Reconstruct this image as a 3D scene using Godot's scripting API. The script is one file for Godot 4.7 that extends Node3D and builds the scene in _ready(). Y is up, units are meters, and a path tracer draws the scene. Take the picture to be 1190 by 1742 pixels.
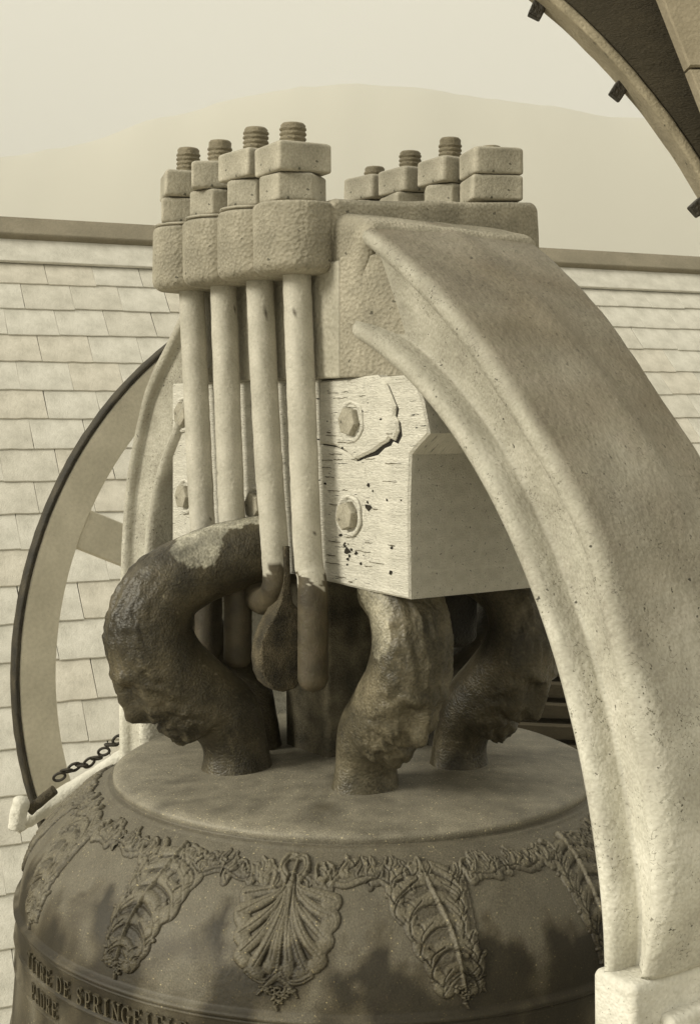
extends Node3D

# ---------------------------------------------------------------- axes of the yoke: along points to the near foot, face to the lit side
const ALONG := Vector3(0.574, 0, 0.819)
const FACE := Vector3(-0.819, 0, 0.574)
const HUB := Vector3(0.009, 0, -2.62)
var M := {}
var lump := FastNoiseLite.new()
var fine := FastNoiseLite.new()
var rng := RandomNumberGenerator.new()

# ================================================================ helpers
func numbered(called: String, parent: Node) -> String:
	if not parent.has_node(called):
		return called
	var k := 1
	while parent.has_node("%s_%03d" % [called, k]):
		k += 1
	return "%s_%03d" % [called, k]

func obj(called: String, mesh: Mesh, material: Material, parent: Node = self) -> MeshInstance3D:
	var o := MeshInstance3D.new()
	o.name = numbered(called, parent)
	o.mesh = mesh
	o.material_override = material
	parent.add_child(o, true)
	return o

func thing(called: String, label: String, category: String, at := Vector3.ZERO, turn := 0.0, group := "") -> Node3D:
	var o := Node3D.new()
	o.name = numbered(called, self)
	add_child(o, true)
	o.position = at
	o.rotation.y = turn
	return tag(o, label, category, group)

func tag(o: Node3D, label: String, category: String, group := "") -> Node3D:
	o.set_meta("label", label)
	o.set_meta("category", category)
	if group:
		o.set_meta("group", group)
	return o

# vertices + triangles -> smooth mesh, turned so that its faces look outward
func finish(v: PackedVector3Array, idx: PackedInt32Array, colors := PackedColorArray(), middle = null, flat := false) -> ArrayMesh:
	var c := Vector3.ZERO
	if middle == null:
		var box := AABB(v[0], Vector3.ZERO)
		for p in v:
			box = box.expand(p)
		c = box.get_center()
	else:
		c = middle
	var n := PackedVector3Array()
	n.resize(v.size())
	var total := 0.0
	for i in range(0, idx.size(), 3):
		var a := v[idx[i]]
		var fn := (v[idx[i + 1]] - a).cross(v[idx[i + 2]] - a)
		total += fn.dot(a - c)
		n[idx[i]] += fn
		n[idx[i + 1]] += fn
		n[idx[i + 2]] += fn
	var sgn := 1.0 if total > 0 else -1.0
	if sgn > 0:
		for i in range(0, idx.size(), 3):
			var k := idx[i + 1]
			idx[i + 1] = idx[i + 2]
			idx[i + 2] = k
	for i in n.size():
		n[i] = (n[i] * sgn).normalized()
	var arr := []
	arr.resize(Mesh.ARRAY_MAX)
	if flat:
		var fv := PackedVector3Array()
		var fnn := PackedVector3Array()
		for i in range(0, idx.size(), 3):
			var a := v[idx[i]]
			var fn := -(v[idx[i + 1]] - a).cross(v[idx[i + 2]] - a).normalized()
			for k in 3:
				fv.append(v[idx[i + k]])
				fnn.append(fn)
		arr[Mesh.ARRAY_VERTEX] = fv
		arr[Mesh.ARRAY_NORMAL] = fnn
	else:
		arr[Mesh.ARRAY_VERTEX] = v
		arr[Mesh.ARRAY_NORMAL] = n
		arr[Mesh.ARRAY_INDEX] = idx
		if colors.size():
			arr[Mesh.ARRAY_COLOR] = colors
	var m := ArrayMesh.new()
	m.add_surface_from_arrays(Mesh.PRIMITIVE_TRIANGLES, arr)
	return m

# rows of points -> indices; wrap joins the last column to the first
func quads(nr: int, nc: int, wrap: bool) -> PackedInt32Array:
	var idx := PackedInt32Array()
	for r in nr - 1:
		for c in (nc if wrap else nc - 1):
			var a := r * nc + c
			var b := r * nc + (c + 1) % nc
			idx.append_array([a, b, a + nc, b, b + nc, a + nc])
	return idx

func capped(v: PackedVector3Array, idx: PackedInt32Array, nr: int, nc: int) -> void:
	for e in [0, nr - 1]:
		var mid := Vector3.ZERO
		for c in nc:
			mid += v[e * nc + c]
		v.append(mid / nc)
		var k := v.size() - 1
		for c in nc:
			var a: int = e * nc + c
			var b: int = e * nc + (c + 1) % nc
			if e == 0:
				idx.append_array([a, k, b])
			else:
				idx.append_array([a, b, k])

func catmull(pts: Array, t: float) -> Variant:
	var n := pts.size() - 1
	var f := clampf(t, 0, 1) * n
	var i := mini(int(f), n - 1)
	var u := f - i
	var p1 = pts[i]
	var p2 = pts[i + 1]
	var p0 = pts[i - 1] if i > 0 else p1 + (p1 - p2)
	var p3 = pts[i + 2] if i + 2 <= n else p2 + (p2 - p1)
	return 0.5 * (2.0 * p1 + (p2 - p0) * u + (2.0 * p0 - 5.0 * p1 + 4.0 * p2 - p3) * u * u + (3.0 * p1 - p0 - 3.0 * p2 + p3) * u * u * u)

# round bar along a list of points, radius by radius(t), ends rounded
func bar_shape(pts: Array, radius: Callable, rows: int, sides: int, rough := 0.0, paint = null) -> ArrayMesh:
	var v := PackedVector3Array()
	var cols := PackedColorArray()
	var side := Vector3.ZERO
	for r in rows:
		var t := r / float(rows - 1)
		var p: Vector3 = catmull(pts, t)
		var d: Vector3 = (catmull(pts, minf(t + 0.01, 1)) - catmull(pts, maxf(t - 0.01, 0))).normalized()
		if side == Vector3.ZERO:
			side = (Vector3.RIGHT if absf(d.x) < 0.8 else Vector3.BACK)
		side = (side - d * side.dot(d)).normalized()
		var up := d.cross(side)
		var rad: float = radius.call(t)
		for c in sides:
			var a := TAU * c / sides
			var q := p + (side * cos(a) + up * sin(a)) * rad
			if rough > 0:
				q += (side * cos(a) + up * sin(a)) * rough * lump.get_noise_3dv(q * 30.0)
			v.append(q)
			if paint != null:
				cols.append(paint.call(q, t))
	var idx := quads(rows, sides, true)
	capped(v, idx, rows, sides)
	if paint != null:
		cols.append(paint.call(v[v.size() - 2], 0.0))
		cols.append(paint.call(v[v.size() - 1], 1.0))
	return finish(v, idx, cols)

func round_end(t: float, length: float, r: float) -> float:   # radius of a bar with a rounded far end
	var left := (1.0 - t) * length
	return r if left >= r else maxf(sqrt(maxf(r * r - (r - left) * (r - left), 0.0)), r * 0.05)

# block with rounded edges
func block(size: Vector3, bevel: float, rough := 0.0, seed_at := Vector3.ZERO) -> ArrayMesh:
	var h := size / 2.0
	var v := PackedVector3Array()
	var idx := PackedInt32Array()
	for face in 6:
		var ax := face / 2
		var s := 1.0 if face % 2 == 0 else -1.0
		var u := (ax + 1) % 3
		var w := (ax + 2) % 3
		var cu := lines(h[u], bevel)
		var cw := lines(h[w], bevel)
		var first := v.size()
		for i in cu.size():
			for j in cw.size():
				var p := Vector3.ZERO
				p[ax] = s * h[ax]
				p[u] = cu[i]
				p[w] = cw[j]
				var q := p.clamp(-h + Vector3.ONE * bevel, h - Vector3.ONE * bevel)
				p = q + (p - q).normalized() * bevel
				if rough > 0:
					p += (p - q).normalized() * rough * lump.get_noise_3dv((p + seed_at) * 25.0)
				v.append(p)
		for i in cu.size() - 1:
			for j in cw.size() - 1:
				var a := first + i * cw.size() + j
				var b := a + cw.size()
				if s > 0:
					idx.append_array([a, b, a + 1, b, b + 1, a + 1])
				else:
					idx.append_array([a, a + 1, b, b, a + 1, b + 1])
	return weld(v, idx)

func lines(h: float, b: float) -> Array:
	var out := [-h, -h + b * 0.3, -h + b * 0.65, -h + b]
	var n := clampi(int(h * 2 / 0.05), 1, 8)
	for k in range(1, n):
		out.append(lerpf(-h + b, h - b, k / float(n)))
	out.append_array([h - b, h - b * 0.65, h - b * 0.3, h])
	return out

func weld(v: PackedVector3Array, idx: PackedInt32Array) -> ArrayMesh:
	var seen := {}
	var nv := PackedVector3Array()
	var to := PackedInt32Array()
	for p in v:
		var k := Vector3i((p * 20000.0).round())
		if not seen.has(k):
			seen[k] = nv.size()
			nv.append(p)
		to.append(seen[k])
	for i in idx.size():
		idx[i] = to[idx[i]]
	return finish(nv, idx)

# closed outline (x, y) pushed through thickness z, edges eased
func plate_shape(outline: PackedVector2Array, depth: float, ease_by := 0.003, flat := false) -> ArrayMesh:
	var nc := outline.size()
	var mid := Vector2.ZERO
	for p in outline:
		mid += p
	mid /= nc
	var v := PackedVector3Array()
	var inset := Geometry2D.offset_polygon(outline, -ease_by)
	var rings := [[0.0, -depth / 2 + ease_by], [0.0, depth / 2 - ease_by]]
	for r in rings:
		for p in outline:
			v.append(Vector3(p.x, p.y, r[1]))
	var idx := quads(2, nc, true)
	# eased rim: move each point in along its corner's bisector
	for e in 2:
		var first := v.size()
		for k in nc:
			var a := outline[(k + nc - 1) % nc]
			var b := outline[k]
			var c := outline[(k + 1) % nc]
			var n := ((b - a).normalized().orthogonal() + (c - b).normalized().orthogonal()).normalized()
			if not Geometry2D.is_point_in_polygon(b + n * 0.0004, outline):
				n = -n
			var q := b + n * ease_by
			v.append(Vector3(q.x, q.y, (-1.0 if e == 0 else 1.0) * depth / 2))
		for k in nc:
			var a := e * nc + k
			var b := e * nc + (k + 1) % nc
			if e == 0:
				idx.append_array([first + k, first + (k + 1) % nc, a, first + (k + 1) % nc, b, a])
			else:
				idx.append_array([a, b, first + k, b, first + (k + 1) % nc, first + k])
		var ring := PackedVector2Array()
		for k in nc:
			ring.append(Vector2(v[first + k].x, v[first + k].y))
		var tri := Geometry2D.triangulate_polygon(ring)
		var area := 0.0
		for k in nc:
			area += ring[k].cross(ring[(k + 1) % nc])
		for k in range(0, tri.size(), 3):
			var s: Array = [first + tri[k], first + tri[k + 1], first + tri[k + 2]]
			var pa := v[s[0]]
			var up := (v[s[1]] - pa).cross(v[s[2]] - pa).z
			var want := (1.0 if e == 1 else -1.0) * signf(area)
			if signf(up) != want:
				s.reverse()
			idx.append_array(s)
	return finish(v, idx, PackedColorArray(), null, flat)

# turned shape round y from (radius, height) pairs
func lathe(profile: Array, sides: int, rough := 0.0) -> ArrayMesh:
	var v := PackedVector3Array()
	for p in profile:
		for c in sides:
			var a := TAU * c / sides
			var q := Vector3(cos(a) * p[0], p[1], sin(a) * p[0])
			if rough > 0:
				q += Vector3(cos(a), 0, sin(a)) * rough * lump.get_noise_3dv(q * 30.0)
			v.append(q)
	var idx := quads(profile.size(), sides, true)
	capped(v, idx, profile.size(), sides)
	return finish(v, idx)

func rounded_polygon(sides: int, flat_radius: float, corner: float) -> PackedVector2Array:
	var out := PackedVector2Array()
	var outer := flat_radius / cos(PI / sides)
	for k in sides:
		var a := TAU * (k + 0.5) / sides
		var m := Vector2(cos(a), sin(a)) * (outer - corner / cos(PI / sides))
		for j in 5:
			var b := a + (j / 4.0 - 0.5) * TAU / sides
			out.append(m + Vector2(cos(b), sin(b)) * corner)
	return out

func nut_shape(sides: int, across: float, height: float, corner: float, ease_by := 1.0) -> ArrayMesh:
	var v := PackedVector3Array()
	var rows := [[0.004, 0.0], [0.001, 0.0015], [0.0, 0.004], [0.0, 0.006], [0.0, height - 0.009], [0.0, height - 0.006], [0.0015, height - 0.003], [0.005, height - 0.0006], [0.010, height]]
	var nc := 0
	for r in rows:
		var poly := rounded_polygon(sides, across / 2 - r[0] * ease_by, corner)
		nc = poly.size()
		for p in poly:
			v.append(Vector3(p.x, r[1], p.y) + Vector3(p.x, 0, p.y).normalized() * 0.0007 * lump.get_noise_3d(p.x * 60, r[1] * 60, p.y * 60 + across * 900))
	var idx := quads(rows.size(), nc, true)
	capped(v, idx, rows.size(), nc)
	return finish(v, idx)

# ================================================================ textures
func noise_image(size: int, freq: float, seed_no: int, kind := FastNoiseLite.TYPE_SIMPLEX_SMOOTH, oct := 4, cell := false) -> Image:
	var n := FastNoiseLite.new()
	n.seed = seed_no
	n.noise_type = FastNoiseLite.TYPE_CELLULAR if cell else kind
	n.frequency = freq
	n.fractal_octaves = oct
	if cell:
		n.fractal_type = FastNoiseLite.FRACTAL_NONE
		n.cellular_return_type = FastNoiseLite.RETURN_DISTANCE
	var im := n.get_seamless_image(size, size)
	im.convert(Image.FORMAT_L8)
	return im

# paint: broad tone drift, fine grain, a few pinholes and chips
func paint_texture(size: int, seed_no: int, drift: float, grain: float, pits: float, pit_tone: float, chips := 0.0) -> ImageTexture:
	var a := noise_image(size, 0.006, seed_no).get_data()
	var b := noise_image(size, 0.09, seed_no + 1).get_data()
	var c := noise_image(size, 0.035, seed_no + 2, 0, 1, true).get_data()
	var d := noise_image(size, 0.02, seed_no + 3, FastNoiseLite.TYPE_SIMPLEX_SMOOTH, 5).get_data()
	var out := PackedByteArray()
	out.resize(size * size * 3)
	var cut := int(pits * 255)
	for i in size * size:
		var t := 1.0 - drift * (1.0 - a[i] / 255.0) - grain * (1.0 - b[i] / 255.0)
		if c[i] < cut:
			t *= lerpf(pit_tone, 1.0, clampf((c[i] / float(cut) - 0.5) * 2.0, 0, 1))
		if chips > 0 and d[i] / 255.0 < chips:
			t *= pit_tone
		var g := int(clampf(t, 0, 1) * 255)
		out[i * 3] = g
		out[i * 3 + 1] = int(g * lerpf(0.985, 1.0, t))
		out[i * 3 + 2] = int(g * lerpf(0.90, 1.0, t))
	return ImageTexture.create_from_image(Image.create_from_data(size, size, false, Image.FORMAT_RGB8, out))

# old paint on cast iron: stains, patches of pinholes, hairline cracks, a few chips
func crazed_texture(size: int) -> ImageTexture:
	var broad := noise_image(size, 0.004, 301).get_data()
	var grain := noise_image(size, 0.08, 302).get_data()
	var cell := noise_image(size, 0.05, 13, 0, 1, true).get_data()
	var vein := noise_image(size, 0.012, 304, FastNoiseLite.TYPE_SIMPLEX_SMOOTH, 4).get_data()
	var where := noise_image(size, 0.006, 305, FastNoiseLite.TYPE_SIMPLEX_SMOOTH, 2).get_data()
	var chip := noise_image(size, 0.03, 306, FastNoiseLite.TYPE_SIMPLEX_SMOOTH, 4).get_data()
	var out := PackedByteArray()
	out.resize(size * size * 3)
	for i in size * size:
		var t := 1.0 - 0.20 * (1.0 - broad[i] / 255.0) - 0.13 * (1.0 - grain[i] / 255.0)
		var w := where[i] / 255.0
		if cell[i] < 26 * w * w:
			t *= 0.62
		if absi(vein[i] - 128) < 2 and w > 0.52:
			t *= 0.66
		if chip[i] < 30:
			t *= 0.42
		var g := int(clampf(t, 0, 1) * 255)
		out[i * 3] = g
		out[i * 3 + 1] = int(g * lerpf(0.975, 1.0, t))
		out[i * 3 + 2] = int(g * lerpf(0.86, 1.0, t))
	return ImageTexture.create_from_image(Image.create_from_data(size, size, false, Image.FORMAT_RGB8, out))

# corroded bronze: fine mottling, salted with pale specks
func speckle_texture(size: int) -> ImageTexture:
	var a := noise_image(size, 0.012, 201).get_data()
	var b := noise_image(size, 0.16, 202).get_data()
	var out := PackedByteArray()
	out.resize(size * size * 3)
	var r := RandomNumberGenerator.new()
	r.seed = 77
	for i in size * size:
		var t := 0.36 + 0.10 * a[i] / 255.0 + 0.26 * b[i] / 255.0
		var g := int(clampf(t, 0, 1) * 255)
		out[i * 3] = g
		out[i * 3 + 1] = int(g * 0.99)
		out[i * 3 + 2] = int(g * 0.95)
	for k in 2600:
		var x := r.randi() % size
		var y := r.randi() % size
		var w := [1, 1, 2, 2, 3][r.randi() % 5] as int
		var g := r.randi_range(170, 255)
		for dy in w:
			for dx in w + r.randi() % 2:
				var i := ((y + dy) % size) * size + (x + dx) % size
				out[i * 3] = g
				out[i * 3 + 1] = int(g * 0.97)
				out[i * 3 + 2] = int(g * 0.86)
	return ImageTexture.create_from_image(Image.create_from_data(size, size, false, Image.FORMAT_RGB8, out))

func relief_texture(size: int, parts: Array) -> ImageTexture:
	var acc := PackedFloat32Array()
	acc.resize(size * size)
	var sum := 0.0
	for p in parts:
		var d: PackedByteArray = noise_image(size, p[0], p[1], FastNoiseLite.TYPE_SIMPLEX_SMOOTH, 3, p.size() > 3).get_data()
		var w: float = p[2]
		sum += absf(w)
		for i in acc.size():
			acc[i] += w * d[i] / 255.0
	var out := PackedByteArray()
	out.resize(size * size)
	for i in acc.size():
		out[i] = int(clampf(acc[i] / sum, 0, 1) * 255)
	return ImageTexture.create_from_image(Image.create_from_data(size, size, false, Image.FORMAT_L8, out))

func surface(color: Vector3, rough: float, tex: Texture2D, relief: Texture2D, depth: float, scale: Vector3, vertex := false, shine := 0.5) -> StandardMaterial3D:
	var m := StandardMaterial3D.new()
	m.albedo_color = Color(color.x, color.y, color.z).linear_to_srgb()
	m.roughness = rough
	m.metallic_specular = shine
	m.albedo_texture = tex
	m.uv1_triplanar = true
	m.uv1_triplanar_sharpness = 4.0
	m.uv1_scale = scale
	if relief:
		m.heightmap_enabled = true
		m.heightmap_texture = relief
		m.heightmap_scale = depth
	m.vertex_color_use_as_albedo = vertex
	return m

func make_materials() -> void:
	var paint := paint_texture(512, 11, 0.16, 0.10, 0.035, 0.6)
	var crazed := crazed_texture(1024)
	var worn := paint_texture(512, 31, 0.22, 0.16, 0.03, 0.6, 0.10)
	var wood := paint_texture(512, 51, 0.08, 0.14, 0.0, 0.3, 0.16)
	var metal := paint_texture(512, 71, 0.45, 0.30, 0.0, 0.5)
	var slate := paint_texture(512, 91, 0.12, 0.08, 0.02, 0.75)
	var cast := relief_texture(512, [[0.05, 5, 0.6], [0.16, 6, 0.4]])
	var pebbled := relief_texture(512, [[0.06, 15, 0.4], [0.10, 16, 0.6, true]])
	var pitted := relief_texture(1024, [[0.03, 35, 0.5], [0.09, 36, 0.3], [0.05, 13, 0.45, true]])
	var corroded := relief_texture(512, [[0.03, 25, 0.5], [0.12, 26, 0.5]])
	M.white = surface(Vector3(0.82, 0.805, 0.73), 0.7, paint, cast, 0.25, Vector3.ONE * 2.2)
	M.cream = surface(Vector3(0.50, 0.475, 0.395), 0.75, paint, pebbled, 0.3, Vector3.ONE * 2.2)  # greyed base colour paints in the dimmer light up at the crown
	M.weathered_shaded = surface(Vector3(1, 1, 1), 0.78, crazed, pitted, 0.30, Vector3.ONE * 1.7, true)
	M.grey = surface(Vector3(0.47, 0.435, 0.35), 0.8, worn, pebbled, 0.32, Vector3.ONE * 3.0)
	M.nut = surface(Vector3(0.56, 0.525, 0.435), 0.75, worn, cast, 0.12, Vector3.ONE * 3.5)
	M.thread = surface(Vector3(0.36, 0.315, 0.22), 0.7, worn, cast, 0.3, Vector3.ONE * 5)
	M.rod = surface(Vector3(1, 1, 1), 0.65, paint, cast, 0.12, Vector3.ONE * 3.0, true)
	M.wood = surface(Vector3(0.80, 0.78, 0.70), 0.75, wood, corroded, 0.35, Vector3(1.6, 14, 14))
	M.rust = surface(Vector3(0.20, 0.165, 0.105), 0.85, metal, corroded, 0.6, Vector3.ONE * 5)
	M.bronze = surface(Vector3(1, 1, 1), 0.5, metal, corroded, 0.25, Vector3.ONE * 3, true, 0.5)
	M.bell = surface(Vector3(1.0, 1.0, 1.0), 0.6, speckle_texture(1024), corroded, 0.10, Vector3.ONE * 1.7, true, 0.45)
	M.letter_metal = surface(Vector3(0.16, 0.135, 0.085), 0.6, metal, corroded, 0.2, Vector3.ONE * 6)
	M.dark_iron = surface(Vector3(0.045, 0.036, 0.02), 0.6, metal, cast, 0.3, Vector3.ONE * 4)
	M.wheel_grey = surface(Vector3(0.74, 0.70, 0.58), 0.6, slate, cast, 0.1, Vector3.ONE * 1.5)
	M.slate = surface(Vector3(0.71, 0.695, 0.63), 0.8, slate, corroded, 0.25, Vector3(2.3, 2.3, 2.3))
	M.slate_dull = surface(Vector3(0.66, 0.64, 0.57), 0.8, slate, corroded, 0.25, Vector3(1.9, 1.9, 1.9))
	M.slate_warm = surface(Vector3(0.69, 0.66, 0.58), 0.8, slate, corroded, 0.25, Vector3(2.7, 2.7, 2.7))
	M.slate_edge = surface(Vector3(0.30, 0.265, 0.19), 0.9, metal, cast, 0.3, Vector3.ONE * 3)
	M.lead = surface(Vector3(0.27, 0.24, 0.175), 0.7, slate, cast, 0.3, Vector3.ONE * 1.2)
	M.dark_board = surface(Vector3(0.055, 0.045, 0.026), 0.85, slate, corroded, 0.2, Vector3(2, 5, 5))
	M.grey_board = surface(Vector3(0.36, 0.315, 0.23), 0.85, slate, corroded, 0.15, Vector3(2, 2, 2))
	M.arch_edge = surface(Vector3(0.50, 0.44, 0.325), 0.8, worn, cast, 0.18, Vector3.ONE * 3)
	M.stone = surface(Vector3(0.62, 0.58, 0.48), 0.9, slate, cast, 0.5, Vector3.ONE * 0.8)
	M.earth = surface(Vector3(0.45, 0.43, 0.36), 0.95, slate, null, 0, Vector3.ONE * 0.01)
	M.hill = surface(Vector3(0.44, 0.42, 0.35), 0.95, null, null, 0, Vector3.ONE * 0.004)  # pale base colour paints in part of the distant haze
	M.check = surface(Vector3(0.22, 0.19, 0.125), 0.95, metal, null, 0, Vector3.ONE * 8)
	M.tyre = surface(Vector3(0.085, 0.07, 0.042), 0.7, metal, cast, 0.2, Vector3.ONE * 4)
	M.post = surface(Vector3(0.30, 0.265, 0.185), 0.65, metal, corroded, 0.2, Vector3.ONE * 4)
	M.crack = surface(Vector3(0.03, 0.024, 0.014), 0.95, metal, null, 0, Vector3.ONE * 8)

# ================================================================ the scene
func _ready() -> void:
	lump.noise_type = FastNoiseLite.TYPE_SIMPLEX_SMOOTH
	lump.seed = 3
	lump.frequency = 1.0
	lump.fractal_octaves = 3
	fine.noise_type = FastNoiseLite.TYPE_SIMPLEX_SMOOTH
	fine.seed = 9
	fine.frequency = 1.0
	fine.fractal_octaves = 2
	rng.seed = 1913
	# camera: level, lens shifted down a little
	var cam := Camera3D.new()
	cam.name = "camera"
	cam.projection = Camera3D.PROJECTION_FRUSTUM
	cam.near = 0.1
	cam.far = 8000.0
	cam.size = 0.1 * 1742.0 / 2320.0
	cam.frustum_offset = Vector2(0, 0.1 * (705.0 - 871.0) / 2320.0)
	add_child(cam)
	cam.current = true
	# sky and soft sun
	var env := Environment.new()
	env.background_mode = Environment.BG_SKY
	env.tonemap_mode = Environment.TONE_MAPPER_LINEAR
	env.tonemap_exposure = 1.45
	env.sdfgi_enabled = true
	env.ssao_enabled = true
	env.ssil_enabled = true
	var sm := ProceduralSkyMaterial.new()
	sm.sky_top_color = Color(0.90, 0.86, 0.73).linear_to_srgb()
	sm.sky_horizon_color = Color(0.535, 0.502, 0.396).linear_to_srgb()
	sm.sky_curve = 1.5
	sm.ground_horizon_color = Color(0.5, 0.46, 0.36).linear_to_srgb()
	sm.ground_bottom_color = Color(0.4, 0.36, 0.28).linear_to_srgb()
	sm.sun_angle_max = 1.0
	sm.sky_cover = cloud_cover()
	sm.sky_cover_modulate = Color(1, 1, 1, 0.10)
	var sky := Sky.new()
	sky.sky_material = sm
	env.sky = sky
	env.fog_enabled = true
	env.fog_density = 0.0007
	env.fog_light_color = Color(1.0, 1.0, 0.98)
	var we := WorldEnvironment.new()
	we.name = "surroundings"
	we.environment = env
	add_child(we)
	var sun := DirectionalLight3D.new()
	sun.name = "sun"
	sun.light_energy = 0.95
	sun.light_angular_distance = 20.0
	sun.light_color = Color(1.0, 0.975, 0.90)
	sun.shadow_enabled = true
	add_child(sun)
	sun.look_at_from_position(Vector3(-0.82, 0.45, 0.36), Vector3.ZERO)
	make_materials()
	# setting, then large structure, then things
	land()
	slate_roof()
	tower_arch()
	dark_louvre()
	bell()
	yoke()
	timber()
	for k in 4:
		hanger(k, true)
	for k in 4:
		hanger(k, false)
	wheel()
	near_bearing()
	rail_and_chain()

func cloud_cover() -> ImageTexture:
	var n := FastNoiseLite.new()
	n.seed = 4
	n.frequency = 0.006
	n.fractal_octaves = 4
	var im := n.get_seamless_image(512, 256)
	im.convert(Image.FORMAT_RGBA8)
	return ImageTexture.create_from_image(im)

# ---------------------------------------------------------------- ground, hill, roof
func land() -> void:
	var g := PlaneMesh.new()
	g.size = Vector2(9000, 9000)
	var o := obj("ground", g, M.earth)
	o.position = Vector3(0, -24, -500)
	tag(o, "wide ground far below the bell tower", "ground")
	o.set_meta("kind", "structure")
	var deck := obj("tower_deck", block(Vector3(9, 0.3, 6.4), 0.02), M.stone)
	deck.position = Vector3(0.5, -2.35, -1.6)
	tag(deck, "pale deck of the tower under the bell", "deck")
	deck.set_meta("kind", "structure")
	# hill: a long ridge with one rounded summit
	var v := PackedVector3Array()
	var nr := 30
	var nc := 300
	var ridge_line := [168.0, 174.0, 182.0, 196.0, 224.0, 240.0, 229.0, 215.0, 205.0, 197.0, 188.0, 178.0]
	for r in nr:
		for c in nc:
			var x := lerpf(-1500, 1500, c / float(nc - 1))
			var s := r / float(nr - 1)
			var f := (x + 500.0) / 100.0
			var top: float = catmull(ridge_line, f / (ridge_line.size() - 1.0)) if f > 0 and f < ridge_line.size() - 1 else (ridge_line[0] if f <= 0 else ridge_line[-1])
			top += 3.0 * lump.get_noise_2d(x * 0.012, s) + 1.2 * lump.get_noise_2d(x * 0.09, 4 + s)
			v.append(Vector3(x, -24 + (top + 24) * sin(s * PI), -1000 - (s - 0.5) * 500))
	var h := obj("hill", finish(v, quads(nr, nc, false)), M.hill)
	tag(h, "faint rounded hill fading into pale haze behind the yoke", "hill")
	h.set_meta("kind", "structure")

func slate_roof() -> void:
	var up := Vector3(-0.4067 * cos(deg_to_rad(47)), sin(deg_to_rad(47)), -0.9135 * cos(deg_to_rad(47)))
	var across := Vector3(0.9135, 0, -0.4067)
	var n := across.cross(up).normalized()
	if n.y < 0:
		n = -n
	var ridge := Vector3(-1.707, 1.103, -8.0)
	var roof := thing("slate_roof", "steep pale slate roof with dark ridge behind the bell and yoke", "roof", ridge)
	roof.basis = Basis(across, up, n)
	# in roof axes: x along the ridge, y up the slope, z out of the roof
	var bed := obj("roof_bed", block(Vector3(16, 7.4, 0.06), 0.01), M.slate_edge, roof)
	bed.position = Vector3(2.5, -3.6, -0.06)
	var cap := obj("ridge_cap", block(Vector3(16, 0.16, 0.09), 0.015, 0.003), M.lead, roof)
	cap.position = Vector3(2.5, -0.105, 0.035)
	var strip := obj("flashing_strip", block(Vector3(16, 0.20, 0.02), 0.006), M.slate, roof)
	strip.position = Vector3(2.5, -0.27, 0.03)
	var shapes := []
	for k in 5:
		shapes.append(slate_shape(0.2712 - 0.0006 * k, k))
	var mats := [M.slate, M.slate_dull, M.slate_warm, M.slate]
	var rest: Array[Transform3D] = []
	var built := 0
	for row in 30:
		var y := -0.425 - 0.205 * row
		var row_shift := (0.136 if row % 2 else 0.0) + rng.randf_range(-0.045, 0.045)
		for k in range(-6, 32):
			var x := k * 0.272 + row_shift
			var at := Vector3(x + rng.randf_range(-0.0012, 0.0012), y + rng.randf_range(-0.006, 0.006), 0.012)
			var turn := Basis(Vector3(0, 0, 1), rng.randf_range(-0.012, 0.012)) * Basis(Vector3(1, 0, 0), -0.042 + rng.randf_range(-0.008, 0.008))
			var pick := rng.randi() % 5
			var tone := rng.randi() % 4
			var w := roof.transform * at
			var px := 595.0 + 2320.0 * w.x / -w.z
			var py := 705.0 - 2320.0 * w.y / -w.z
			var near_left := px > -40 and px < 345 and py < 1440
			var near_right := px > 900 and px < 1240 and py < 900 and py > px * 1.1 - 640
			if (near_left or near_right) and built < 300:
				built += 1
				var s := obj("slate", shapes[pick], mats[tone], roof)
				s.transform = Transform3D(turn, at)
			else:
				rest.append(Transform3D(turn, at))
	var mm := MultiMesh.new()
	mm.transform_format = MultiMesh.TRANSFORM_3D
	mm.mesh = shapes[0]
	mm.instance_count = rest.size()
	for i in rest.size():
		mm.set_instance_transform(i, rest[i])
	var far := MultiMeshInstance3D.new()
	far.name = "slates_out_of_sight"
	far.multimesh = mm
	far.material_override = M.slate
	roof.add_child(far, true)
	far.set_meta("kind", "stuff")

func slate_shape(w: float, k: int) -> ArrayMesh:
	# hangs from its upper edge; the butt is slightly uneven and thick
	var o := PackedVector2Array([Vector2(-w / 2, 0.13), Vector2(-w / 2, -0.104)])
	for j in range(1, 5):
		o.append(Vector2(-w / 2 + w * j / 5.0, -0.105 + 0.004 * lump.get_noise_2d(j * 3.1, k * 7.7)))
	o.append(Vector2(w / 2, -0.105))
	o.append(Vector2(w / 2, 0.13))
	return plate_shape(o, 0.009, 0.002, true)

func ring_shape(r0: float, r1: float, depth: float, a0: float, a1: float, n: int, rough := 0.0) -> ArrayMesh:
	var v := PackedVector3Array()
	var b := 0.004
	var prof := [[r0 + b, -depth / 2], [r0, -depth / 2 + b], [r0, depth / 2 - b], [r0 + b, depth / 2], [(r0 + r1) / 2, depth / 2], [r1 - b, depth / 2], [r1, depth / 2 - b], [r1, -depth / 2 + b], [r1 - b, -depth / 2], [(r0 + r1) / 2, -depth / 2]]
	for i in n:
		var a := lerpf(a0, a1, i / float(n - 1))
		for p in prof:
			var rr: float = p[0] + rough * lump.get_noise_2d(a * 25.0, p[1] * 30.0)
			v.append(Vector3(cos(a) * rr, sin(a) * rr, p[1]))
	var idx := quads(n, prof.size(), true)
	capped(v, idx, n, prof.size())
	return finish(v, idx)

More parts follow.
